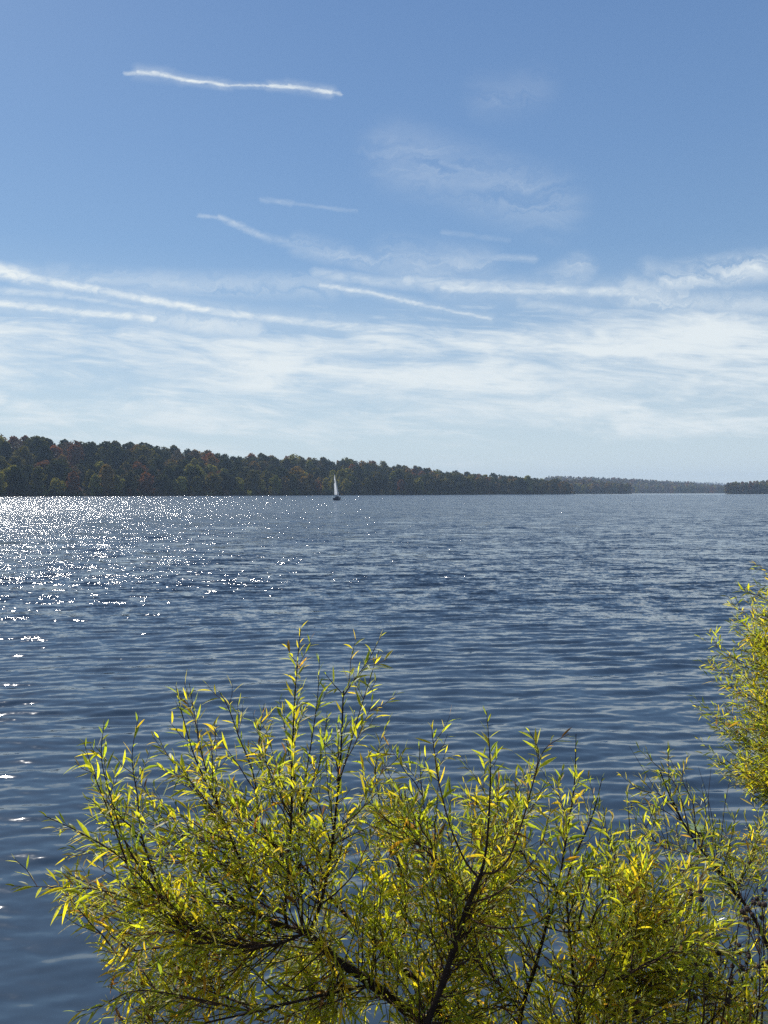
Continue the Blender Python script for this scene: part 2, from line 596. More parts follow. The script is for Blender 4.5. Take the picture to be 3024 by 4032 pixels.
SPEC = [  # H, W, low, n, lobes, q, point
    (21, 14, .06, 1100, 20, .85, .0), (19, 16, .05, 1100, 20, .85, .0), (23, 14, .06, 1100, 20, .85, .25),
    (18, 12, .04, 900, 17, .80, .2), (22, 17, .08, 1200, 22, .88, -.05), (16, 13, .03, 800, 16, .78, .0),
    (20, 12, .05, 850, 17, .78, .35), (19, 13, .25, 300, 14, .55, .0)]
PROTO = [make_tree_meshes(100 + i, *sp) for i, sp in enumerate(SPEC)]
PAL = {  # leaf colours of the far trees
    'dark green': (0.032, 0.040, 0.013), 'olive green': (0.088, 0.080, 0.018), 'yellow green': (0.19, 0.175, 0.028),
    'golden brown': (0.18, 0.112, 0.030), 'rusty orange': (0.17, 0.068, 0.026), 'thin grey-brown': (0.10, 0.075, 0.058)}


def project(p):
    d = Vector(p) - CAM
    c, s = math.cos(PITCH), math.sin(PITCH)
    fw, up = d.y * c + d.z * s, -d.y * s + d.z * c
    return CX + F * d.x / fw, CY - F * up / fw


def build_forest():
    rnd = random.Random(11)
    cand = []
    rows = [(5, 12.5), (20, 13.0), (39, 13.5), (60, 14.0), (84, 13.5), (110, 13.0), (138, 12.5), (165, 12.0)]
    for ri, (t0, sp) in enumerate(rows):
        s = -300 + rnd.uniform(0, 8)
        while s < SL + 6:
            t = t0 + rnd.uniform(-3.2, 3.2) * (1 if ri else .7)
            s_ = s + rnd.uniform(-2.5, 2.5)
            if not (ri > 4 and s_ > SL - 12):
                p = shore_pt(s_, max(2.0, t))
                z = hill_h(s_, max(2.0, t))
                px, py = project((p.x, p.y, z + 15))
                if -160 < px < 3200:
                    cand.append((ri, s_, t, p.x, p.y, z, px, py))
            s += sp * rnd.uniform(.8, 1.25)
    # individuals: all of the waterline trees, then the nearest of the rest; those in the frame
    inframe = [c for c in cand if -20 < c[6] < 3044]
    front = [c for c in inframe if c[0] == 0]
    rest = sorted([c for c in inframe if c[0] > 0], key=lambda c: c[4] * (1 if c[0] in (1, 6) else 1.12))
    indiv = front + rest[:300 - len(front)]
    ids = set(id(c) for c in indiv)
    others = [c for c in cand if id(c) not in ids]
    out = []
    for c in indiv:
        ri, s_, t, x, y, z, px, py = c
        u = rnd.random()
        if ri == 0:
            kind = rnd.choices(list(PAL), [3, 4, 3.2, 2.6, .6, .4])[0]
            pi = rnd.choice([0, 1, 2, 3, 3, 5, 5, 6])
        elif ri >= 6:
            kind = rnd.choices(list(PAL), [5, 3, 1.0, 1.2, 1.0, 1.6])[0]
            pi = rnd.choice([0, 1, 2, 4])
        else:
            kind = rnd.choices(list(PAL), [5, 4, 1.4, 1.5, .6, .6])[0]
            pi = rnd.choice([0, 1, 2, 3, 4, 6])
        if kind == 'thin grey-brown':
            pi = 7
        sc = rnd.uniform(.8, 1.16) * (0.95 if ri == 0 else 1.0) if ri < 6 and s_ < SL - 60 else rnd.uniform(.95, 1.1)
        root = empty("broadleaf_tree", (x, y, z), rnd.random() * 6.28)
        root.scale = (sc * rnd.uniform(.95, 1.25), sc * rnd.uniform(.95, 1.25), sc)
        for nm, me in (("crown", PROTO[pi][0]), ("trunk", PROTO[pi][1])):
            o = bpy.data.objects.new(nm, me)
            COL.objects.link(o)
            o.parent = root
            if nm == "crown":
                cc = PAL[kind]
                j = rnd.uniform(.8, 1.2)
                o.color = (cc[0] * j * rnd.uniform(.92, 1.08), cc[1] * j, cc[2] * j, 1)
        out.append((root, kind, ri, px))
    label_trees(out)
    # everything else as one mass behind and between them
    mb = MB()
    for c in others:
        ri, s_, t, x, y, z, px, py = c
        kind = rnd.choices(list(PAL), [5, 4, 1.2, 1.4, .8, .8])[0]
        j = rnd.uniform(.75, 1.2)
        cc = tuple(k * j for k in PAL[kind]) + (1,)
        H = rnd.uniform(15, 23)
        crown_into(mb, rnd, Vector((x, y, z)), H, rnd.uniform(12, 18), .1, 420 if 0 < px < 3024 else 120, 15, 1.1, cc)
    o = mb.build("far_woodland", M_WOOD)
    setp(o, "unbroken autumn woodland covering the upper slopes of the hill across the lake", "woodland", kind='stuff')
    # low brush along the water's edge under the trees
    mb = MB()
    s = -300.0
    while s < SL + 8:
        p = shore_pt(s, rnd.uniform(.2, 2.2))
        kind = rnd.choices(list(PAL), [5, 5, 2, 1, .5, .5])[0]
        cc = tuple(k * rnd.uniform(.7, 1.0) for k in PAL[kind]) + (1,)
        crown_into(mb, rnd, Vector((p.x, p.y, .1)), rnd.uniform(2.5, 6), rnd.uniform(4, 7), .02, 60, 6, .6, cc)
        s += rnd.uniform(2, 4)
    o = mb.build("shoreline_undergrowth", M_WOOD)
    setp(o, "low dark undergrowth along the far waterline below the trees", "undergrowth", kind='stuff')


ORD = ('first second third fourth fifth sixth seventh eighth ninth tenth eleventh twelfth thirteenth fourteenth fifteenth '
       'sixteenth seventeenth eighteenth nineteenth twentieth').split()


def label_trees(trees):
    """every tree is told by its colour, its row on the hill and its count away from the sailboat"""
    boat_x = 1316
    rowname = ["at the far waterline", "just behind the waterline trees", "on the lower slope", "on the middle slope", "on the middle slope",
               "on the upper slope", "on the hilltop skyline", "on the hilltop skyline"]
    buckets = {}
    for t in trees:
        side = "left" if t[3] < boat_x else "right"
        buckets.setdefault((t[1], rowname[t[2]], side), []).append(t)
    for (kind, where, side), lst in buckets.items():
        lst.sort(key=lambda t: abs(t[3] - boat_x))
        for i, t in enumerate(lst):
            if i < len(ORD):
                setp(t[0], f"{ORD[i]} {kind} tree {side} of the sailboat, {where}", "tree", "trees of the forest across the lake")
            else:
                setp(t[0], f"{kind} tree far to the {side} of the sailboat, {where}", "tree", f"{kind} trees {where} far {side}")


build_forest()


# ------------------------------------------------------------------ hazy woods at the head of the lake
def far_wood(name, label, prof, Y0, depth, seed, nrow, step, treeh, pal):
    """prof: (px, skyline py) pairs; a wooded ridge rising from the water at distance Y0 back to Y0 + depth"""
    rnd = random.Random(seed)
    xs = [p[0] for p in prof]

    def top(px):
        return float(np.interp(px, xs, [p[1] for p in prof]))
    hs, fs = [], []
    cols = np.arange(xs[0], xs[-1] + 1, 12.0)
    for px in cols:
        Yb = Y0 + depth
        Ht = at(px, top(px), Yb).z - treeh * .93
        for k in range(7):
            u = k / 6
            Yk = Y0 + depth * u
            X = (px - CX) / F * (Y0 + depth * .5 + (u - .5) * depth)
            hs.append((X, Yk, max(.6, Ht * smooth(u)) if k else -.8))
        X = (px - CX) / F * (Yb + 150)
        hs.append((X, Yb + 150, -2))
    n = 8
    for i in range(len(cols) - 1):
        for j in range(n - 1):
            fs.append((i * n + j, (i + 1) * n + j, (i + 1) * n + j + 1, i * n + j + 1))
    g = MB()
    g.add(hs, fs)
    setp(g.build("far_hill", M_SOIL, smooth=True), kind='structure')
    mb = MB()
    for r_ in range(nrow):
        u = (r_ + .15) / (nrow - .7)
        Yk = Y0 + depth * min(1, u) + 2
        px = xs[0]
        while px < xs[-1]:
            Ht = at(px, top(px), Y0 + depth).z - treeh * .93
            z = max(.4, Ht * smooth(min(1, u)))
            Yj = Yk + rnd.uniform(-.4, .4) * depth / nrow
            X = (px - CX) / F * Yj
            kind = rnd.choices(list(PAL), pal)[0]
            j = rnd.uniform(.75, 1.25)
            cc = tuple(k * j for k in PAL[kind]) + (1,)
            crown_into(mb, rnd, Vector((X, Yj, z)), treeh * rnd.uniform(.75, 1.12), treeh * rnd.uniform(.5, .75), .04, 90, 9, 1.6, cc)
            px += step * rnd.uniform(.7, 1.3)
    setp(mb.build(name, M_WOOD), label, "woodland", kind='stuff')


far_wood("near_cove_woodland", "low brown-green woodland just right of the peninsula tip", [(2225, 1890), (2330, 1888), (2400, 1897), (2440, 1908), (2478, 1930)], 1480, 90, 5, 5, 9, 20, [1.5, 3, 2.5, 2.5, 1, 6])  # cove and ridge weights lean grey-brown: haze partly put into the crown colours
far_wood("ridge_woodland", "hazy blue wooded ridge beyond the head of the lake", [(2150, 1874), (2260, 1877), (2390, 1880), (2490, 1884), (2560, 1889), (2640, 1895), (2720, 1899), (2800, 1908), (2860, 1914), (2960, 1922), (3100, 1926)], 2050, 420, 6, 8, 9, 21, [1.5, 2.5, 2.0, 2, 1, 9])  # heavy grey-brown share paints some of the haze onto the ridge trees
far_wood("distant_ridge_woodland", "faintest blue wooded ridge on the horizon, above the far narrows", [(2500, 1892), (2640, 1894), (2740, 1897), (2830, 1899), (2900, 1905), (3000, 1912), (3150, 1914)], 3600, 500, 7, 4, 7, 24, [1, 2, 1, 1, .6, 9])
far_wood("right_shore_woodland", "dark wooded shore at the right edge with a rusty tree at its end", [(2866, 1915), (2880, 1905), (2910, 1903), (2960, 1899), (3024, 1891), (3150, 1880), (3300, 1872)], 1330, 130, 8, 6, 9, 20, [5, 3, 1.2, 2, 2.5, 1])

# ------------------------------------------------------------------ sailboat and motorboats
M_HULL = mat_plain("boat_hull_paint", (0.035, 0.045, 0.075), 0.35, var=.1, scale=2)
M_DECK = mat_plain("boat_deck", (0.5, 0.5, 0.48), 0.5, var=.1, scale=3)
M_ALU = mat_plain("mast_aluminium", (0.55, 0.56, 0.58), 0.35, 0.8, .05)
M_SAIL = mat_plain("sailcloth", (0.70, 0.72, 0.74), 0.7, var=.04, scale=1.5, transl=.5)
M_JIB = mat_plain("shade_tinted_sailcloth", (0.30, 0.34, 0.40), 0.7, var=.06, scale=1.5, transl=.3)  # the jib's shade is put into this darker cloth colour
M_DARK = mat_plain("dark_trim", (0.02, 0.022, 0.03), 0.5, var=.2)
M_WHITE = mat_plain("white_gelcoat", (0.78, 0.78, 0.76), 0.35, var=.06)


def hull_mb(L, B, D, stern=.78):
    mb = MB()
    n, k = 14, 9
    vs = []
    for i in range(n):
        u = i / (n - 1)                                     # stern 0 .. bow 1
        b = B / 2 * (stern + (1 - stern) * math.sin(min(1, u * 2.1) * math.pi / 2)) * (1 - max(0, (u - .42) / .58) ** 2.3)
        b = max(b, .02)
        sheer = D * (1 + .28 * u * u)
        for j in range(k):
            a = math.pi * j / (k - 1)
            x = -math.cos(a) * b
            z = sheer - (sheer + .35 * (1 - u * .6)) * math.sin(a) ** .7
            if j in (0, k - 1):
                z = sheer
            vs.append((x, (u - .45) * L, z))
    fs = []
    for i in range(n - 1):
        for j in range(k - 1):
            fs.append((i * k + j, i * k + j + 1, (i + 1) * k + j + 1, (i + 1) * k + j))
    fs.append(tuple(range(k))[::-1])
    fs.append(tuple((n - 1) * k + j for j in range(k)))
    mb.add(vs, fs)
    return mb


def build_sailboat():
    loc = at(1329, 1968.5, 288)
    root = empty("sailboat", (loc.x, loc.y, 0.0), R(-24))
    root.rotation_euler = (0, R(-7.5), R(-9))
    setp(root, "small sailboat with tall white mainsail heeling in front of the forest", "sailboat")
    hull_mb(7.4, 2.5, .95).build("hull", M_HULL, root, True)
    d = MB()
    vs = [(0, -3.3 + .03, .99)]
    prof = []
    for i in range(13):
        u = i / 12
        b = 2.36 / 2 * (.78 + .22 * math.sin(min(1, u * 2.1) * math.pi / 2)) * (1 - max(0, (u - .42) / .58) ** 2.3)
        prof.append((max(b, .02), (u - .45) * 7.3, .95 * (1 + .28 * u * u) - .03))
    vs = [(-b, y, z) for b, y, z in prof] + [(b, y, z) for b, y, z in prof]
    d.add(vs, [(i, i + 1, 13 + i + 1, 13 + i) for i in range(12)])
    d.build("deck", M_DECK, root)
    cb = MB()
    vs = [(-.75, -.6, .93), (.75, -.6, .93), (.55, 1.9, 1.05), (-.55, 1.9, 1.05), (-.62, -.5, 1.5), (.62, -.5, 1.5), (.4, 1.5, 1.4), (-.4, 1.5, 1.4)]
    cb.add(vs, [(0, 1, 5, 4), (1, 2, 6, 5), (2, 3, 7, 6), (3, 0, 4, 7), (4, 5, 6, 7)])
    cb.build("cabin", M_DARK, root)
    m = MB()
    m.tube([Vector((0, .9, .9)), Vector((0, .85, 5.5)), Vector((0, .7, 10.3))], [.075, .07, .045], 8)
    m.build("mast", M_ALU, root, True)
    ba = R(9)                                                # boom eased to the left
    bd = Vector((-math.sin(ba), -math.cos(ba), 0.02))
    tack = Vector((0, .8, 2.0))
    bm = MB()
    bm.tube([tack, tack + bd * 3.1], [.055, .05], 8)
    bm.build("boom", M_ALU, root, True)
    side = Vector((-math.cos(ba), math.sin(ba), 0))

    def sail(lu0, lu1, clew, belly, nm, mat):
        s = MB()
        nu, nv = 8, 14
        vs = []
        for i in range(nv + 1):
            v = i / nv
            a = lu0.lerp(lu1, v)
            b = clew.lerp(lu1, v) + (clew - lu0) * (.05 * math.sin(math.pi * v))
            for j in range(nu + 1):
                u = j / nu
                p = a.lerp(b, u) + side * (belly * math.sin(math.pi * u) ** .8 * math.sin(math.pi * min(1, .12 + v * .9)) ** .7)
                vs.append(p)
        fs = [(i * (nu + 1) + j, i * (nu + 1) + j + 1, (i + 1) * (nu + 1) + j + 1, (i + 1) * (nu + 1) + j) for i in range(nv) for j in range(nu)]
        s.add(vs, fs)
        return s.build(nm, mat, root, True), vs, nu
    o, vs, nu = sail(tack + Vector((0, 0, .1)), Vector((0, .72, 10.1)), tack + bd * 2.9 + Vector((0, 0, .12)), .32, "mainsail", M_SAIL)
    mk = MB()
    for row, hgt in ((8, .30), (9, .26)):
        p = vs[row * (nu + 1) + 3] - Vector((0, .04, -.1))
        mk.quad(p + Vector((0, -.05, 0)), side * .18, Vector((0, 0, hgt)))
    mk.build("sail_number", M_DARK, o)
    sail(Vector((0, 3.9, 1.2)), Vector((0, 1.0, 8.6)), Vector((.35, .6, 1.7)), .25, "jib", M_JIB)
    st = MB()
    for p in (Vector((0, 4.0, 1.15)), Vector((0, -3.2, 1.0)), Vector((-1.1, .6, 1.0)), Vector((1.1, .6, 1.0))):
        st.tube([p, Vector((0, .72, 10.2))], [.012, .012], 4)
    st.build("rigging", M_ALU, root)
    rd = MB()
    rd.add([(-.03, -3.35, .8), (.03, -3.35, .8), (.03, -3.4, -.7), (-.03, -3.4, -.7), (-.03, -3.75, .8), (.03, -3.75, .8), (.03, -3.8, -.7), (-.03, -3.8, -.7)],
           [(0, 1, 2, 3), (4, 7, 6, 5), (0, 4, 5, 1), (3, 2, 6, 7), (0, 3, 7, 4), (1, 5, 6, 2)])
    rd.build("rudder", M_DARK, root)


build_sailboat()


def build_motorboat(px, Y, L, rz, label, hullm, canopy):
    X = (px - CX) / F * Y
    root = empty("motorboat", (X, Y, -.05), rz)
    setp(root, label, "motorboat", "small boats off the peninsula tip")
    hull_mb(L, L * .36, .75, .85).build("hull", hullm, root, True)
    b = MB()
    b.add([(-.6, -.3, .7), (.6, -.3, .7), (.45, 1.0, .8), (-.45, 1.0, .8), (-.5, -.1, 1.15), (.5, -.1, 1.15), (.35, .5, 1.1), (-.35, .5, 1.1)],
          [(0, 1, 5, 4), (1, 2, 6, 5), (2, 3, 7, 6), (3, 0, 4, 7), (4, 5, 6, 7)])
    b.build("console", M_DARK if hullm is M_DARK else M_DECK, root)
    b = MB()
    b.box(0, -.45 * L - .1, .75, .42, .5, .9)
    b.build("outboard_motor", M_DARK, root)
    if canopy:
        c_ = MB()
        for x in (-.8, .8):
            for y in (-1.3, .6):
                c_.tube([Vector((x, y, .6)), Vector((x * .9, y, 1.9))], [.03, .03], 5)
        c_.build("canopy_frame", M_ALU, root)


build_motorboat(2341, 1150, 5.6, R(80), "low dark fishing boat on the pale water right of the peninsula tip", M_DARK, False)
build_motorboat(2252, 1085, 4.2, R(60), "small pale boat at the very tip of the peninsula", M_WHITE, False)

# ------------------------------------------------------------------ the bank below the camera
def build_bank():
    rnd = random.Random(3)
    xs = np.linspace(-9, 9, 60)
    ys = np.linspace(-8, 4.6, 46)
    vs, fs = [], []
    for y in ys:
        for x in xs:
            e = 3.35 + .25 * math.sin(x * 1.3) + .12 * math.sin(x * 3.7)
            z = float(np.interp(y, [-8, -1, 1.2, e - .3, e + .5, e + 1.4], [1.6, 1.4, 1.25, .18, -.12, -.5])) + rnd.uniform(-.03, .03)
            vs.append((x, y, z))
    n = len(xs)
    for i in range(len(ys) - 1):
        for j in range(n - 1):
            fs.append((i * n + j, i * n + j + 1, (i + 1) * n + j + 1, (i + 1) * n + j))
    mb = MB()
    mb.add(vs, fs)
    setp(mb.build("lake_bank", mat_plain("bank_soil", (.09, .075, .045), .95, var=.5, scale=5), smooth=True), kind='structure')


build_bank()

# ------------------------------------------------------------------ willows
LEAF_COLS = [((0.42, 0.455, 0.036), 5), ((0.32, 0.385, 0.038), 3.6), ((0.51, 0.51, 0.038), 4.8), ((0.64, 0.54, 0.038), 3.6),
             ((0.67, 0.48, 0.042), 1.9), ((0.23, 0.30, 0.045), 2.2), ((0.56, 0.31, 0.05), .4), ((0.24, 0.12, 0.05), .4)]


class Willow:
    def __init__(s, name, label, origin, seed, leaf=.082, group=None, yellow=1.0):
        s.name, s.label, s.origin, s.leaf, s.group = name, label, origin, leaf, group
        s.rnd = random.Random(seed)
        s.wood, s.twig, s.fol = MB(), MB(), MB()
        s.nodes = []                                        # (point, radius)
        s.cols = [c for c, _ in LEAF_COLS]
        s.wts = [wt * (yellow if i in (3, 4, 6) else 1) for i, (_, wt) in enumerate(LEAF_COLS)]
        s.nleaf = 0

    def limb(s, pts, r0, r1, leafy=None, sides=8):
        """pts: (px, py, Y); a woody limb through them"""
        P_ = [at(*p) for p in pts]
        return s.limb3(P_, r0, r1, leafy, sides)

    def limb3(s, P_, r0, r1, leafy=None, sides=8):
        pts = catmull(P_, 5)
        k = len(pts)
        rad = [r0 + (r1 - r0) * (i / (k - 1)) ** .8 for i in range(k)]
        rad = [r * (1 + .06 * math.sin(i * 1.7)) for i, r in enumerate(rad)]
        (s.wood if r0 > .005 else s.twig).tube(pts, rad, sides)
        for p, r in zip(pts, rad):
            s.nodes.append((p, r))
        if leafy:
            s.leaves_on(pts, leafy, 1.0, .021)
            tot = sum((pts[i + 1] - pts[i]).length for i in range(k - 1))
            s.side_twigs(pts, leafy[0], int(tot * (1 - leafy[0]) / .085))
        return pts

    def one_leaf(s, base, d, L, W, col):
        rnd = s.rnd
        up = Vector((rnd.gauss(0, .45), rnd.gauss(0, .45), 1)).normalized()
        side = d.cross(up)
        if side.length < .1:
            side = d.cross(Vector((1, 0, 0)))
        side.normalize()
        roll = rnd.gauss(0, .5)
        n = side.cross(d)
        side, n = side * math.cos(roll) + n * math.sin(roll), n * math.cos(roll) - side * math.sin(roll)
        droop = rnd.uniform(.02, .34)
        curl = rnd.gauss(0, .17)
        fold = rnd.uniform(.15, .5)
        S = (0.0, .07, .22, .45, .70, .90, 1.0)
        Wp = (.09, .10, .68, 1.0, .72, .28, .02)
        mb = s.fol
        n0 = len(mb.v)
        v, c = mb.v, mb.c
        g = rnd.uniform(.85, 1.1)
        for u, wv in zip(S, Wp):
            q = base + d * (L * u) + side * (curl * L * u * u)
            q.z -= droop * L * u * u
            hw = W * .5 * wv
            e = n * (fold * hw)
            a, b = q - side * hw + e, q + side * hw + e
            v.append((a.x, a.y, a.z))
            v.append((q.x, q.y, q.z))
            v.append((b.x, b.y, b.z))
            c.extend([(col[0] * g, col[1] * g, col[2] * g, 1)] * 3)
        f = mb.f
        for i in range(len(S) - 1):
            k = n0 + i * 3
            f.append((k, k + 1, k + 4, k + 3))
            f.append((k + 1, k + 2, k + 5, k + 4))
        s.nleaf += 1

    def leaves_on(s, pts, rngs, size, spacing=.0215):
        rnd = s.rnd
        seg = [(pts[i + 1] - pts[i]).length for i in range(len(pts) - 1)]
        tot = sum(seg)
        x = tot * rngs[0]
        ph = rnd.random() * 6.28
        base_col = rnd.choices(s.cols, s.wts)[0]
        while x < tot * rngs[1]:
            y, i = x, 0
            while i < len(seg) - 1 and y > seg[i]:
                y -= seg[i]
                i += 1
            p = pts[i].lerp(pts[i + 1], min(1, y / max(seg[i], 1e-6)))
            t = (pts[i + 1] - pts[i]).normalized()
            a = t.cross(Vector((.2, .1, 1)))
            if a.length < .05:
                a = t.cross(Vector((1, 0, 0)))
            a.normalize()
            b = t.cross(a)
            rad = a * math.cos(ph) + b * math.sin(ph)
            ang = rnd.uniform(.45, 1.05)
            rel = x / tot
            if rel > .9:
                ang *= .55
            d = (t * math.cos(ang) + rad * math.sin(ang) + Vector((0, 0, rnd.uniform(-.12, .12)))).normalized()
            L = s.leaf * size * rnd.uniform(.5, 1.25) * (1.0 if rel < .8 else 1.0 - (rel - .8) * 2.2)
            W = L * rnd.uniform(.108, .158)
            col = base_col if rnd.random() < .5 else rnd.choices(s.cols, s.wts)[0]
            j = rnd.uniform(.68, 1.2)
            s.one_leaf(p, d, L, W, (col[0] * j, col[1] * j, col[2] * j))
            ph += 2.4 + rnd.gauss(0, .3)
            x += spacing * rnd.uniform(.65, 1.4)

    def shoot(s, A, T, r0=.0032, start=.25, side=1.0, spacing=.0215, size=1.0):
        """a slender leafy shoot from A rising to its tip T, with short leafy side twigs"""
        rnd = s.rnd
        d = T - A
        L = d.length
        mid = A + d * .5 + Vector((rnd.gauss(0, .04) * L, rnd.gauss(0, .06) * L, -.07 * L + rnd.gauss(0, .03) * L))
        pts = []
        for i in range(9):
            u = i / 8
            pts.append(A * (1 - u) ** 2 + mid * 2 * u * (1 - u) + T * u * u + Vector((rnd.gauss(0, .0025), rnd.gauss(0, .0025), rnd.gauss(0, .0025))))
        s.twig.tube(pts, [r0 * (1 - .78 * i / 8) for i in range(9)], 5)
        s.leaves_on(pts, (start, 1.0), size, spacing)
        s.side_twigs(pts, start, int(side * max(2, L / .105) * rnd.uniform(.7, 1.2)), size, spacing)

    def side_twigs(s, pts, start, n, size=1.0, spacing=.024):
        rnd = s.rnd
        m = len(pts) - 1
        for k in range(n):
            u = rnd.uniform(max(.12, start * .8), .88)
            i = min(m - 1, int(u * m))
            p = pts[i].lerp(pts[i + 1], u * m - i)
            t = (pts[i + 1] - pts[i]).normalized()
            rad = Vector((rnd.gauss(0, 1), rnd.gauss(0, 1), rnd.gauss(0, 1)))
            rad = (rad - t * rad.dot(t)).normalized()
            l = rnd.uniform(.07, .2) * (1.1 - .5 * u)
            q = p + (t * .75 + rad * .62 + Vector((0, 0, .12))).normalized() * l
            m_ = p.lerp(q, .5) + rad * l * .08
            tp = [p, m_, q]
            s.twig.tube(tp, [.0015, .0012, .0007], 4)
            s.leaves_on(tp, (.12, 1.0), size * .86, spacing * .9)

    def attach(s, T, hub=None, reach=.38):
        """the woody node this shoot springs from: back along the line to where its limbs fan out"""
        rnd = s.rnd
        if hub is None:
            B = T - Vector((0, 0, reach * .8))
        else:
            d = hub - T
            B = T + d * min(.85, reach * rnd.uniform(.7, 1.3) / max(d.length, .01))
        best, bd = None, 1e9
        for p, r in s.nodes:
            d = (p - B).length + rnd.random() * .17
            if p.z > T.z + .05:
                d += .3
            if d < bd:
                bd, best = d, p
        return best

    def finish(s):
        root = empty(s.name, s.origin)
        setp(root, s.label, "shrub" if 'shrub' in s.name else "tree", s.group)
        off = Vector(s.origin)
        for mb, nm, mt, sm in ((s.wood, "branch_framework", M_WBARK, True), (s.twig, "twigs", M_TWIG, True), (s.fol, "foliage", M_LEAF, True)):
            if mb.v:
                mb.v = [(x - off.x, y - off.y, z - off.z) for x, y, z in mb.v]
                mb.build(nm, mt, root, sm)
        print(s.name, "leaves", s.nleaf)


def catmull(P_, n):
    if len(P_) < 3:
        return [P_[0].lerp(P_[-1], i / n) for i in range(n + 1)]
    Q = [P_[0] * 2 - P_[1]] + list(P_) + [P_[-1] * 2 - P_[-2]]
    out = []
    for i in range(1, len(Q) - 2):
        p0, p1, p2, p3 = Q[i - 1:i + 3]
        for k in range(n):
            t = k / n
            out.append(.5 * ((p1 * 2) + (p2 - p0) * t + (p0 * 2 - p1 * 5 + p2 * 4 - p3) * t * t + (p1 * 3 - p0 - p2 * 3 + p3) * t ** 3))
    out.append(P_[-1])
    return out


def inpoly(x, y, poly):
    r = False
    j = len(poly) - 1
    for i in range(len(poly)):
        xi, yi = poly[i]
        xj, yj = poly[j]
        if (yi > y) != (yj > y) and x < (xj - xi) * (y - yi) / (yj - yi) + xi:
            r = not r
        j = i
    return r


# --- the big leaning willow on the left and centre
wA = Willow("willow_shrub", "largest yellow-green willow, its thick dark limb leaning out to the left over the water", at(2040, 4930, 2.9), 21)
wA.limb([(2040, 4930, 2.9), (1980, 4500, 2.9), (1810, 4160, 2.92), (1640, 4010, 2.95), (1450, 3865, 3.0), (1330, 3780, 3.02), (1200, 3668, 3.05)], .028, .015)
wA.limb([(1200, 3668, 3.05), (1100, 3642, 3.08), (1010, 3598, 3.1), (920, 3545, 3.12), (820, 3440, 3.15), (720, 3330, 3.2)], .0135, .004)
wA.limb([(1130, 3648, 3.07), (1122, 3570, 3.05), (1138, 3430, 3.02), (1146, 3220, 3.0), (1150, 3000, 2.98), (1158, 2800, 2.97), (1170, 2620, 2.96), (1184, 2475, 2.95)], .0075, .0013, (.35, 1))
wA.limb([(1190, 3662, 3.05), (1186, 3520, 3.15), (1175, 3350, 3.22), (1190, 3150, 3.26), (1225, 2930, 3.28), (1250, 2750, 3.28), (1258, 2590, 3.28)], .006, .0012, (.4, 1))
wA.limb([(1215, 3680, 3.05), (1262, 3560, 3.0), (1295, 3400, 2.97), (1322, 3200, 2.95), (1342, 2960, 2.93), (1352, 2720, 2.92)], .0078, .0028, (.35, 1))
wA.limb([(1352, 2740, 2.92), (1400, 2670, 2.9), (1450, 2600, 2.88), (1500, 2505, 2.87)], .0026, .0010, (.1, 1))
wA.limb([(1330, 3100, 2.95), (1380, 2930, 2.97), (1420, 2790, 3.0), (1455, 2680, 3.0), (1492, 2560, 3.0)], .003, .0011, (.3, 1))
wA.limb([(1352, 2735, 2.92), (1310, 2690, 2.9), (1275, 2645, 2.9)], .0022, .001, (.3, 1))
wA.limb([(1010, 3598, 3.1), (965, 3440, 3.05), (905, 3290, 3.0), (845, 3150, 2.97), (770, 2990, 2.93), (722, 2830, 2.9), (692, 2700, 2.88)], .006, .0012, (.35, 1))
wA.limb([(850, 3160, 2.97), (800, 2990, 2.96), (772, 2850, 2.95), (745, 2690, 2.94)], .0032, .001, (.3, 1))
wA.limb([(960, 3420, 3.06), (1010, 3230, 3.1), (1000, 3060, 3.15), (940, 2900, 3.18), (900, 2790, 3.2), (862, 2720, 3.2)], .005, .0012, (.35, 1))
wA.limb([(1205, 3672, 3.05), (1100, 3715, 3.0), (985, 3728, 2.95), (860, 3708, 2.9), (740, 3650, 2.85), (600, 3500, 2.8), (480, 3380, 2.78), (320, 3280, 2.76), (175, 3212, 2.74)], .0068, .0012, (.5, 1))
wA.limb([(860, 3710, 2.9), (700, 3722, 2.86), (560, 3740, 2.84), (460, 3752, 2.82), (390, 3740, 2.8)], .004, .0012, (.2, 1))
wA.limb([(740, 3650, 2.85), (560, 3560, 2.8), (400, 3505, 2.77), (250, 3495, 2.75), (45, 3488, 2.73)], .0042, .001, (.3, 1))
wA.limb([(620, 3520, 2.8), (500, 3330, 2.82), (440, 3150, 2.83), (400, 2990, 2.84), (410, 2840, 2.85)], .0042, .001, (.35, 1))
wA.limb([(640, 3540, 2.8), (560, 3300, 2.9), (540, 3130, 2.95), (520, 2980, 2.98), (545, 2820, 3.0)], .0042, .001, (.35, 1))
wA.limb([(500, 3400, 2.78), (430, 3200, 2.74), (370, 3050, 2.72), (330, 2920, 2.7)], .0036, .001, (.3, 1))
wA.limb([(1460, 3880, 3.0), (1330, 3905, 2.94), (1180, 3940, 2.86), (1000, 3985, 2.8), (800, 4030, 2.75), (600, 4090, 2.7)], .008, .0025, (.4, 1))
wA.limb([(1000, 3985, 2.8), (760, 3930, 2.74), (540, 3900, 2.7), (400, 3960, 2.68), (300, 3985, 2.66)], .0038, .001, (.35, 1))
wA.limb([(1790, 4130, 2.95), (1690, 3905, 3.1), (1600, 3830, 3.15), (1480, 3705, 3.2), (1400, 3640, 3.25), (1310, 3545, 3.3), (1180, 3400, 3.35)], .022, .006)
wA.limb([(1560, 3790, 3.17), (1600, 3600, 3.2), (1570, 3400, 3.25), (1500, 3180, 3.3), (1480, 3000, 3.32), (1530, 2830, 3.33)], .0055, .001, (.35, 1))
wA.limb([(1310, 3545, 3.3), (1060, 3300, 3.4), (900, 3130, 3.45), (740, 2960, 3.48)], .0045, .001, (.2, 1))
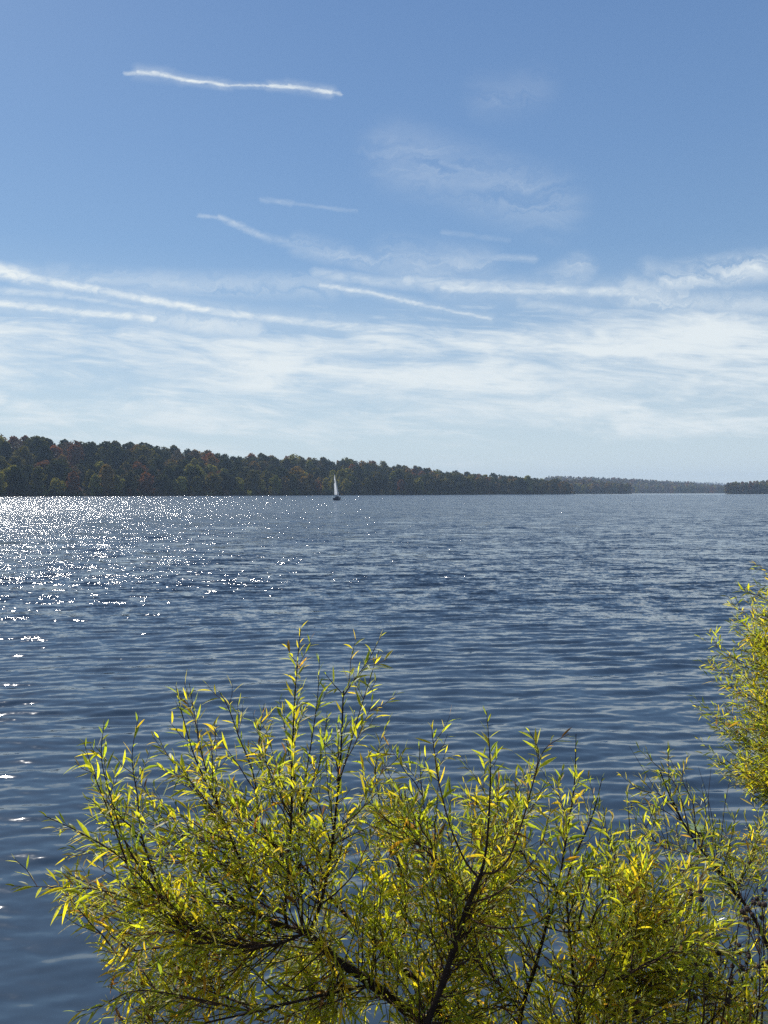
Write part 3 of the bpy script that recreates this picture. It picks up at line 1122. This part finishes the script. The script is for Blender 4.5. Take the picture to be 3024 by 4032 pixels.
wA.limb([(1180, 3400, 3.35), (1060, 3120, 3.4), (1020, 2950, 3.42), (1040, 2770, 3.45)], .0042, .001, (.3, 1))

# --- the upright forked willow in the middle
wB = Willow("willow_shrub", "middle willow with an upright forked dark stem below centre", at(1540, 4950, 2.8), 22)
wB.limb([(1540, 4950, 2.8), (1560, 4500, 2.8), (1640, 4150, 2.78), (1740, 3880, 2.76), (1800, 3690, 2.75), (1850, 3545, 2.74), (1895, 3440, 2.73)], .0155, .0082)
wB.limb([(1895, 3440, 2.73), (1916, 3330, 2.73), (1928, 3150, 2.72), (1930, 3000, 2.72), (1916, 2800, 2.72)], .0062, .0011, (.3, 1))
wB.limb([(1900, 3440, 2.73), (1950, 3432, 2.7), (2005, 3375, 2.68), (2055, 3240, 2.66), (2100, 3080, 2.65), (2145, 2950, 2.64), (2240, 2890, 2.63)], .005, .001, (.4, 1))
wB.limb([(2100, 3080, 2.65), (2120, 2960, 2.66), (2080, 2870, 2.67)], .0026, .001, (.2, 1))
wB.limb([(1882, 3455, 2.73), (1832, 3390, 2.71), (1775, 3260, 2.69), (1730, 3090, 2.68), (1710, 2960, 2.68), (1698, 2850, 2.68)], .0048, .001, (.35, 1))
wB.limb([(1848, 3555, 2.74), (1765, 3480, 2.8), (1695, 3310, 2.85), (1660, 3100, 2.88), (1650, 2930, 2.9)], .0045, .001, (.35, 1))
wB.limb([(1845, 3560, 2.74), (1950, 3520, 2.66), (2060, 3440, 2.62), (2130, 3330, 2.6), (2170, 3180, 2.58)], .004, .001, (.3, 1))
wB.limb([(1830, 3600, 2.75), (1900, 3640, 2.66), (2010, 3655, 2.6), (2120, 3630, 2.57), (2220, 3560, 2.55)], .0042, .001, (.35, 1))
wB.limb([(1790, 3720, 2.75), (1750, 3660, 2.7), (1700, 3480, 2.64), (1650, 3330, 2.6)], .0035, .001, (.3, 1))

# --- many-stemmed willow to the right of it
wC = Willow("willow_shrub", "many-stemmed willow standing between the forked stem and the dark seed heads", at(2170, 4900, 3.1), 23)
wC.limb([(2170, 4900, 3.1), (2140, 4450, 3.1), (2052, 4080, 3.08), (2062, 3950, 3.05), (2110, 3800, 3.02), (2150, 3650, 3.0), (2195, 3500, 2.98), (2230, 3300, 2.97), (2262, 3080, 2.96), (2268, 2890, 2.95)], .014, .0012, (.5, 1))
wC.limb([(2170, 4900, 3.1), (2160, 4420, 3.1), (2270, 4060, 3.0), (2258, 3850, 2.98), (2240, 3650, 2.96), (2236, 3450, 3.0), (2330, 3220, 3.05), (2372, 3060, 3.08)], .013, .0012, (.45, 1))
wC.limb([(2170, 4900, 3.1), (2170, 4420, 3.12), (2360, 4060, 3.1), (2420, 3800, 3.1), (2470, 3550, 3.12), (2480, 3300, 3.15), (2468, 3120, 3.15)], .009, .0012, (.4, 1))
wC.limb([(2170, 4900, 3.1), (2170, 4420, 3.12), (2500, 4050, 3.2), (2580, 3800, 3.22), (2620, 3600, 3.25), (2640, 3400, 3.28)], .008, .0012, (.35, 1))
wC.limb([(2170, 4900, 3.1), (2120, 4400, 3.1), (1930, 4080, 3.3), (1880, 3880, 3.35), (1960, 3600, 3.4), (2020, 3350, 3.45), (2030, 3060, 3.5)], .009, .0012, (.4, 1))
wC.limb([(2150, 3650, 3.0), (2240, 3670, 2.95), (2340, 3640, 2.9), (2440, 3560, 2.88)], .004, .001, (.3, 1))
wC.limb([(2110, 3800, 3.02), (2200, 3870, 2.9), (2340, 3880, 2.85), (2480, 3830, 2.82), (2600, 3740, 2.8)], .0042, .001, (.35, 1))
wC.limb([(2060, 4000, 3.0), (1990, 3900, 2.9), (1900, 3820, 2.8)], .004, .001, (.3, 1))
wC.limb([(2170, 4900, 3.1), (2180, 4430, 3.1), (2680, 4100, 3.2), (2820, 3900, 3.2), (2890, 3680, 3.2)], .006, .001, (.4, 1))
wC.limb([(2170, 4900, 3.1), (2200, 4440, 3.1), (2800, 4170, 3.0), (2960, 3990, 3.0), (3030, 3800, 3.0)], .006, .001, (.4, 1))
wC.limb([(2170, 4900, 3.1), (2130, 4350, 3.1), (2240, 4180, 2.8), (2420, 4080, 2.65), (2640, 3960, 2.6), (2760, 3860, 2.58)], .006, .001, (.35, 1))

# --- shoots that fill the crowns
OUT = [(150, 3330), (250, 3180), (330, 3000), (420, 2900), (560, 2880), (690, 2790), (860, 2790), (960, 2860), (1060, 2820), (1130, 2660),
       (1250, 2680), (1400, 2700), (1500, 2700), (1560, 2880), (1700, 2900), (1900, 2880), (2060, 2960), (2250, 2960), (2380, 3120), (2480, 3150),
       (2620, 3240), (2740, 3360), (2850, 3520), (3060, 3600), (3060, 4120), (420, 4120), (420, 3900), (380, 3760), (240, 3560)]
rnd = random.Random(77)
owners = []
HUBS = {id(wA): at(1270, 3800, 3.05), id(wB): at(1790, 3850, 2.8), id(wC): at(2250, 4250, 3.1)}
HUB_MID = at(1560, 3880, 2.95)
for i in range(620):
    for k in range(200):
        x, y = rnd.uniform(100, 3060), rnd.uniform(2650, 4120)
        if inpoly(x, y, OUT):
            # thinner towards the outline: reject some points near the top
            lim = np.interp(x, [100, 400, 700, 1150, 1500, 1900, 2300, 2700], [3250, 2950, 2850, 2700, 2800, 2900, 3000, 3350])
            if math.hypot(x - 1230, y - 3780) < 430 and rnd.random() < .5:
                continue
            if math.hypot(x - 1560, y - 3300) > 420 and rnd.random() < .18:
                continue
            if y < 3350 and rnd.random() < .22:
                continue
            if rnd.random() < min(1, .25 + (y - lim) / 420):
                break
    Y = rnd.uniform(2.72, 3.5)
    T = at(x, y, Y)
    ws = [wA] if x < 1420 else ([wA, wB] if x < 1640 else ([wB, wC] if x < 2150 else [wC]))
    wv = rnd.choice(ws)
    A = wv.attach(T, HUB_MID if 1380 < x < 1760 else HUBS[id(wv)])
    if A is None:
        continue
    if (T - A).length > .75:
        A = T + (A - T).normalized() * .75 if (T - A).length > 1.6 else A
    wv.shoot(A, T, r0=.003 * rnd.uniform(.8, 1.3), start=.16 if (T - HUBS[id(wv)]).length < .5 else .3, side=1.0)
for k in range(70):
    T = at(rnd.uniform(2420, 2860), rnd.uniform(3240, 3800), rnd.uniform(2.9, 3.5))
    A = wC.attach(T, HUBS[id(wC)])
    wC.shoot(A, T, r0=.0028, start=.25, side=1.0)
wA.finish()
wB.finish()
wC.finish()

# --- the taller willow reaching in from the right edge
wD = Willow("willow_tree", "dense willow crown reaching in from the right edge above the lake", at(3420, 4300, 5.0), 31, .078)
wD.limb([(3420, 4300, 5.0), (3380, 3800, 5.0), (3340, 3300, 5.0), (3300, 2800, 5.0), (3270, 2400, 5.0), (3240, 2150, 5.0)], .035, .010)
tipsD = [(2895, 2295), (2960, 2330), (3015, 2265), (3060, 2240), (2860, 2370), (2880, 2440), (2745, 2500), (2790, 2560), (2850, 2560), (2755, 2600), (2800, 2650), (2730, 2740),
         (2725, 2765), (2780, 2780), (2850, 2730), (2745, 2905), (2790, 2850), (2760, 2960), (2830, 2930), (2800, 3010), (2890, 3010), (2930, 3040), (2990, 3060),
         (2920, 2650), (2990, 2560), (2980, 2700), (2960, 2800), (3000, 2880), (3060, 2980), (2940, 2480), (3020, 2420), (3050, 2620), (2900, 2850), (2960, 2920)]
for k in range(52):
    tipsD.append((rnd.uniform(2850, 3120), rnd.uniform(2330, 3080)))
for k in range(75):
    tipsD.append((rnd.uniform(3180, 3800) if k > 15 else rnd.uniform(3120, 3420), rnd.uniform(2300, 3150) if k > 15 else rnd.uniform(1980, 2300)))
for (x, y) in tipsD:
    Y = rnd.uniform(4.5, 5.5) if x < 3100 else rnd.uniform(4.2, 5.8)
    T = at(x, y, Y)
    A = at(rnd.uniform(3240, 3320), min(3300, y + rnd.uniform(120, 420)), 5.0 + (Y - 5) * .3)
    pts = [A, A.lerp(T, .3) + Vector((0, 0, -.02)), A.lerp(T, .6) + Vector((0, 0, -.02))]
    wD.limb3(pts + [A.lerp(T, .8) + Vector((0, 0, -.01))], .0045, .002, None, 5)
    wD.shoot(pts[1], T, r0=.0028, start=.15, side=1.15, spacing=.024)
    for q in range(3):
        T2 = T.lerp(A, rnd.uniform(.12, .5)) + Vector((rnd.gauss(0, .09), rnd.gauss(0, .12), rnd.uniform(.0, .16)))
        wD.shoot(A.lerp(T, .35), T2, r0=.0022, start=.25, side=.8, spacing=.026)
wD.finish()

# --- the thin one with the leaning dark limb, lower right
wE = Willow("willow_shrub", "sparse willow with one straight dark limb leaning up left near the right edge", at(3270, 4320, 4.2), 41, .078)
wE.limb([(3270, 4320, 4.2), (3150, 3960, 4.2), (3060, 3800, 4.2), (2960, 3600, 4.2), (2890, 3510, 4.2), (2840, 3440, 4.2), (2760, 3345, 4.2), (2690, 3240, 4.2), (2640, 3140, 4.2), (2600, 3040, 4.2)], .015, .0028)
for pts in ([(2690, 3240, 4.2), (2640, 3120, 4.2), (2632, 3020, 4.2), (2628, 2945, 4.2)], [(2720, 3290, 4.2), (2660, 3090, 4.25), (2570, 3000, 4.3), (2545, 2950, 4.3)],
            [(2660, 3180, 4.2), (2600, 3130, 4.15), (2520, 3110, 4.1), (2440, 3050, 4.05)], [(2740, 3320, 4.2), (2730, 3170, 4.15), (2690, 3080, 4.1), (2690, 3010, 4.1)],
            [(2760, 3345, 4.2), (2780, 3200, 4.2), (2760, 3090, 4.2)], [(2680, 3230, 4.2), (2570, 3170, 4.2), (2480, 3160, 4.2)],
            [(2800, 3390, 4.2), (2700, 3360, 4.1), (2600, 3330, 4.05), (2540, 3260, 4.0)], [(2830, 3430, 4.2), (2740, 3420, 4.1), (2660, 3440, 4.05)],
            [(2840, 3440, 4.2), (2880, 3300, 4.1), (2900, 3200, 4.1)], [(2890, 3510, 4.2), (2960, 3380, 4.1), (3000, 3230, 4.1)]):
    wE.limb(pts, .0035, .0010, (.3, 1), 5)
# bare twigs
for pts in ([(2700, 3250, 4.2), (2590, 3120, 4.1), (2478, 2938, 4.05)], [(2830, 3440, 4.2), (2800, 3200, 4.2), (2750, 3020, 4.2)], [(2830, 3440, 4.2), (2850, 3200, 4.2), (2880, 3040, 4.2)],
            [(2820, 3420, 4.2), (2790, 3180, 4.1), (2800, 3020, 4.1)], [(2800, 3390, 4.2), (2730, 3230, 4.1), (2700, 3060, 4.1)]):
    wE.limb(pts, .0028, .0008, None, 5)
for k in range(40):
    T = at(rnd.uniform(2760, 3080), rnd.uniform(3130, 3560), rnd.uniform(3.9, 4.5))
    A = wE.attach(T)
    if A:
        wE.shoot(A, T, r0=.0025, start=.2, side=.8, spacing=.024)
for k in range(20):
    T = at(rnd.uniform(2450, 2740), rnd.uniform(3060, 3360), rnd.uniform(3.9, 4.5))
    A = wE.attach(T)
    if A:
        wE.shoot(A, T, r0=.0025, start=.2, side=.5, spacing=.03)
wE.finish()

# ------------------------------------------------------------------ button bush with round dark seed heads
M_SEED = mat_plain("seed_head_brown", (0.030, 0.016, 0.012), .9, var=.5, scale=300)
HEADS = [(2720, 3520), (2758, 3510), (2762, 3540), (2717, 3545), (2760, 3577), (3012, 3503), (2968, 3555), (2980, 3538), (2992, 3560), (3010, 3562), (2943, 3578), (2922, 3590),
         (2930, 3595), (2963, 3600), (2942, 3617), (2997, 3614), (2934, 3625), (2910, 3722), (2914, 3753), (2946, 3758), (2827, 3753), (2843, 3783), (2738, 3800), (2785, 3797),
         (2883, 3803), (2915, 3805), (2924, 3815), (2950, 3768), (2988, 3805), (3002, 3791), (3020, 3790), (2762, 3842), (2798, 3838), (2763, 3858), (2708, 3858), (2750, 3880),
         (2764, 3880), (2830, 3875), (2881, 3866), (2778, 3895), (2964, 3853), (3018, 3860), (2875, 3920), (2717, 3932), (2738, 3928), (2778, 3930), (2868, 3940), (2510, 3943),
         (2503, 3985), (3010, 3970), (2700, 3700), (2985, 3700), (2830, 3690), (2940, 3790)]


def build_buttonbush():
    rb = random.Random(51)
    org = at(2900, 4820, 3.0)
    root = empty("button_bush", org)
    setp(root, "leafless bush of dark round seed heads in the lower right corner", "shrub")
    st = MB()
    mains = []
    for bx, tx, ty, Y in ((2560, 2520, 3930, 2.9), (2650, 2720, 3500, 3.1), (2700, 2745, 3780, 2.8), (2790, 2840, 3740, 3.0), (2860, 2920, 3560, 3.1), (2920, 2960, 3540, 3.2),
                          (2990, 3000, 3490, 3.1), (2830, 2890, 3780, 2.85), (2960, 2990, 3760, 2.85), (2760, 2770, 3860, 2.75), (2700, 2930, 3900, 2.9), (3000, 2840, 3620, 3.1)):
        p = [at(bx * .6 + 2900 * .4, 4800, 3.0), at(bx, 4200, (Y + 3) / 2), at(bx * .5 + tx * .5 + rb.uniform(-15, 15), (4100 + ty) / 2, Y), at(tx, ty, Y)]
        c_ = catmull(p, 6)
        k = len(c_)
        st.tube(c_, [.006 * (1 - .75 * i / (k - 1)) for i in range(k)], 6)
        mains += c_[6:]
    heads = []
    for (x, y) in HEADS:
        Y = rb.uniform(2.75, 3.2)
        T = at(x, y, Y)
        A = min((q for q in mains if q.z < T.z - .02), key=lambda q: (q - T).length, default=mains[0])
        Tm = A.lerp(T, .6) + Vector((rb.gauss(0, .01), rb.gauss(0, .01), -.012))
        st.tube([A, Tm, T], [.0022, .0016, .0011], 5)
        heads.append(T)
    # thin pale dead stems
    for k in range(16):
        x = rb.uniform(2500, 3060)
        p = [at(x * .5 + 1450, 4800, 3.0), at(x, 4120, rb.uniform(2.7, 3.2)), at(x + rb.uniform(-90, 90), rb.uniform(3560, 3900), rb.uniform(2.7, 3.3))]
        c_ = catmull(p, 5)
        st.tube(c_, [.0016 * (1 - .7 * i / (len(c_) - 1)) for i in range(len(c_))], 5)
    st.v = [(a - org.x, b - org.y, c_ - org.z) for a, b, c_ in st.v]
    st.build("stems", M_TWIG, root, True)
    import bmesh
    bm = bmesh.new()
    bmesh.ops.create_icosphere(bm, subdivisions=3, radius=1.0)
    for v in bm.verts:
        v.co *= 1 + .13 * rb.uniform(-1, 1)
    me = bpy.data.meshes.new("seed_head")
    bm.to_mesh(me)
    bm.free()
    me.materials.append(M_SEED)
    for T in heads:
        o = bpy.data.objects.new("seed_head", me)
        s_ = rb.uniform(.0075, .0102)
        o.scale = (s_, s_, s_)
        o.rotation_euler = (rb.random() * 6, rb.random() * 6, 0)
        o.location = T - org
        COL.objects.link(o)
        o.parent = root


build_buttonbush()


# ------------------------------------------------------------------ lily pads afloat
def build_lily(px, py, rx, label):
    d = ray(px, py)
    p = CAM + d * (-(3.0 - .035) / d.z)
    mb = MB()
    n = 22
    rb = random.Random(int(px))
    vs = [(0, 0, .0)]
    for i in range(n):
        a = .12 + (2 * math.pi - .24) * i / (n - 1)
        r_ = rx * (1 + .05 * math.sin(3 * a))
        vs.append((r_ * math.cos(a), r_ * .8 * math.sin(a), .012 + .006 * math.sin(2 * a)))
    nv = len(vs)
    vs += [(x, y, z - .006) for x, y, z in vs]
    fs = [(0, i, i + 1) for i in range(1, n)] + [(nv, nv + i + 1, nv + i) for i in range(1, n)] + [(i, nv + i, nv + i + 1, i + 1) for i in range(1, n)]
    mb.add(vs, fs)
    o = mb.build("lily_pad", mat_plain("lily_pad_green", (.12, .17, .07), .35, var=.2, scale=20))
    o.location = p
    o.rotation_euler = (0, 0, rb.random() * 6)
    setp(o, label, "lily pad")


build_lily(2742, 3262, .095, "round green lily pad floating on the water behind the sparse willow")

# ------------------------------------------------------------------ the air over the lake
def build_haze():
    mb = MB()
    mb.box(0, 2300, 60, 9000, 5400, 126.0)
    m, t = mat_new("lake_haze")
    v = t.n('ShaderNodeVolumePrincipled', {'Color': (.55, .73, .97, 1), 'Density': 0.00014, 'Anisotropy': 0.0})
    t.t.links.new(v.outputs[0], t.n('ShaderNodeOutputMaterial').inputs['Volume'])
    m.cycles.volume_sampling = 'DISTANCE'
    m.cycles.homogeneous_volume = True
    o = mb.build("haze", m)
    setp(o, kind='stuff')


build_haze()
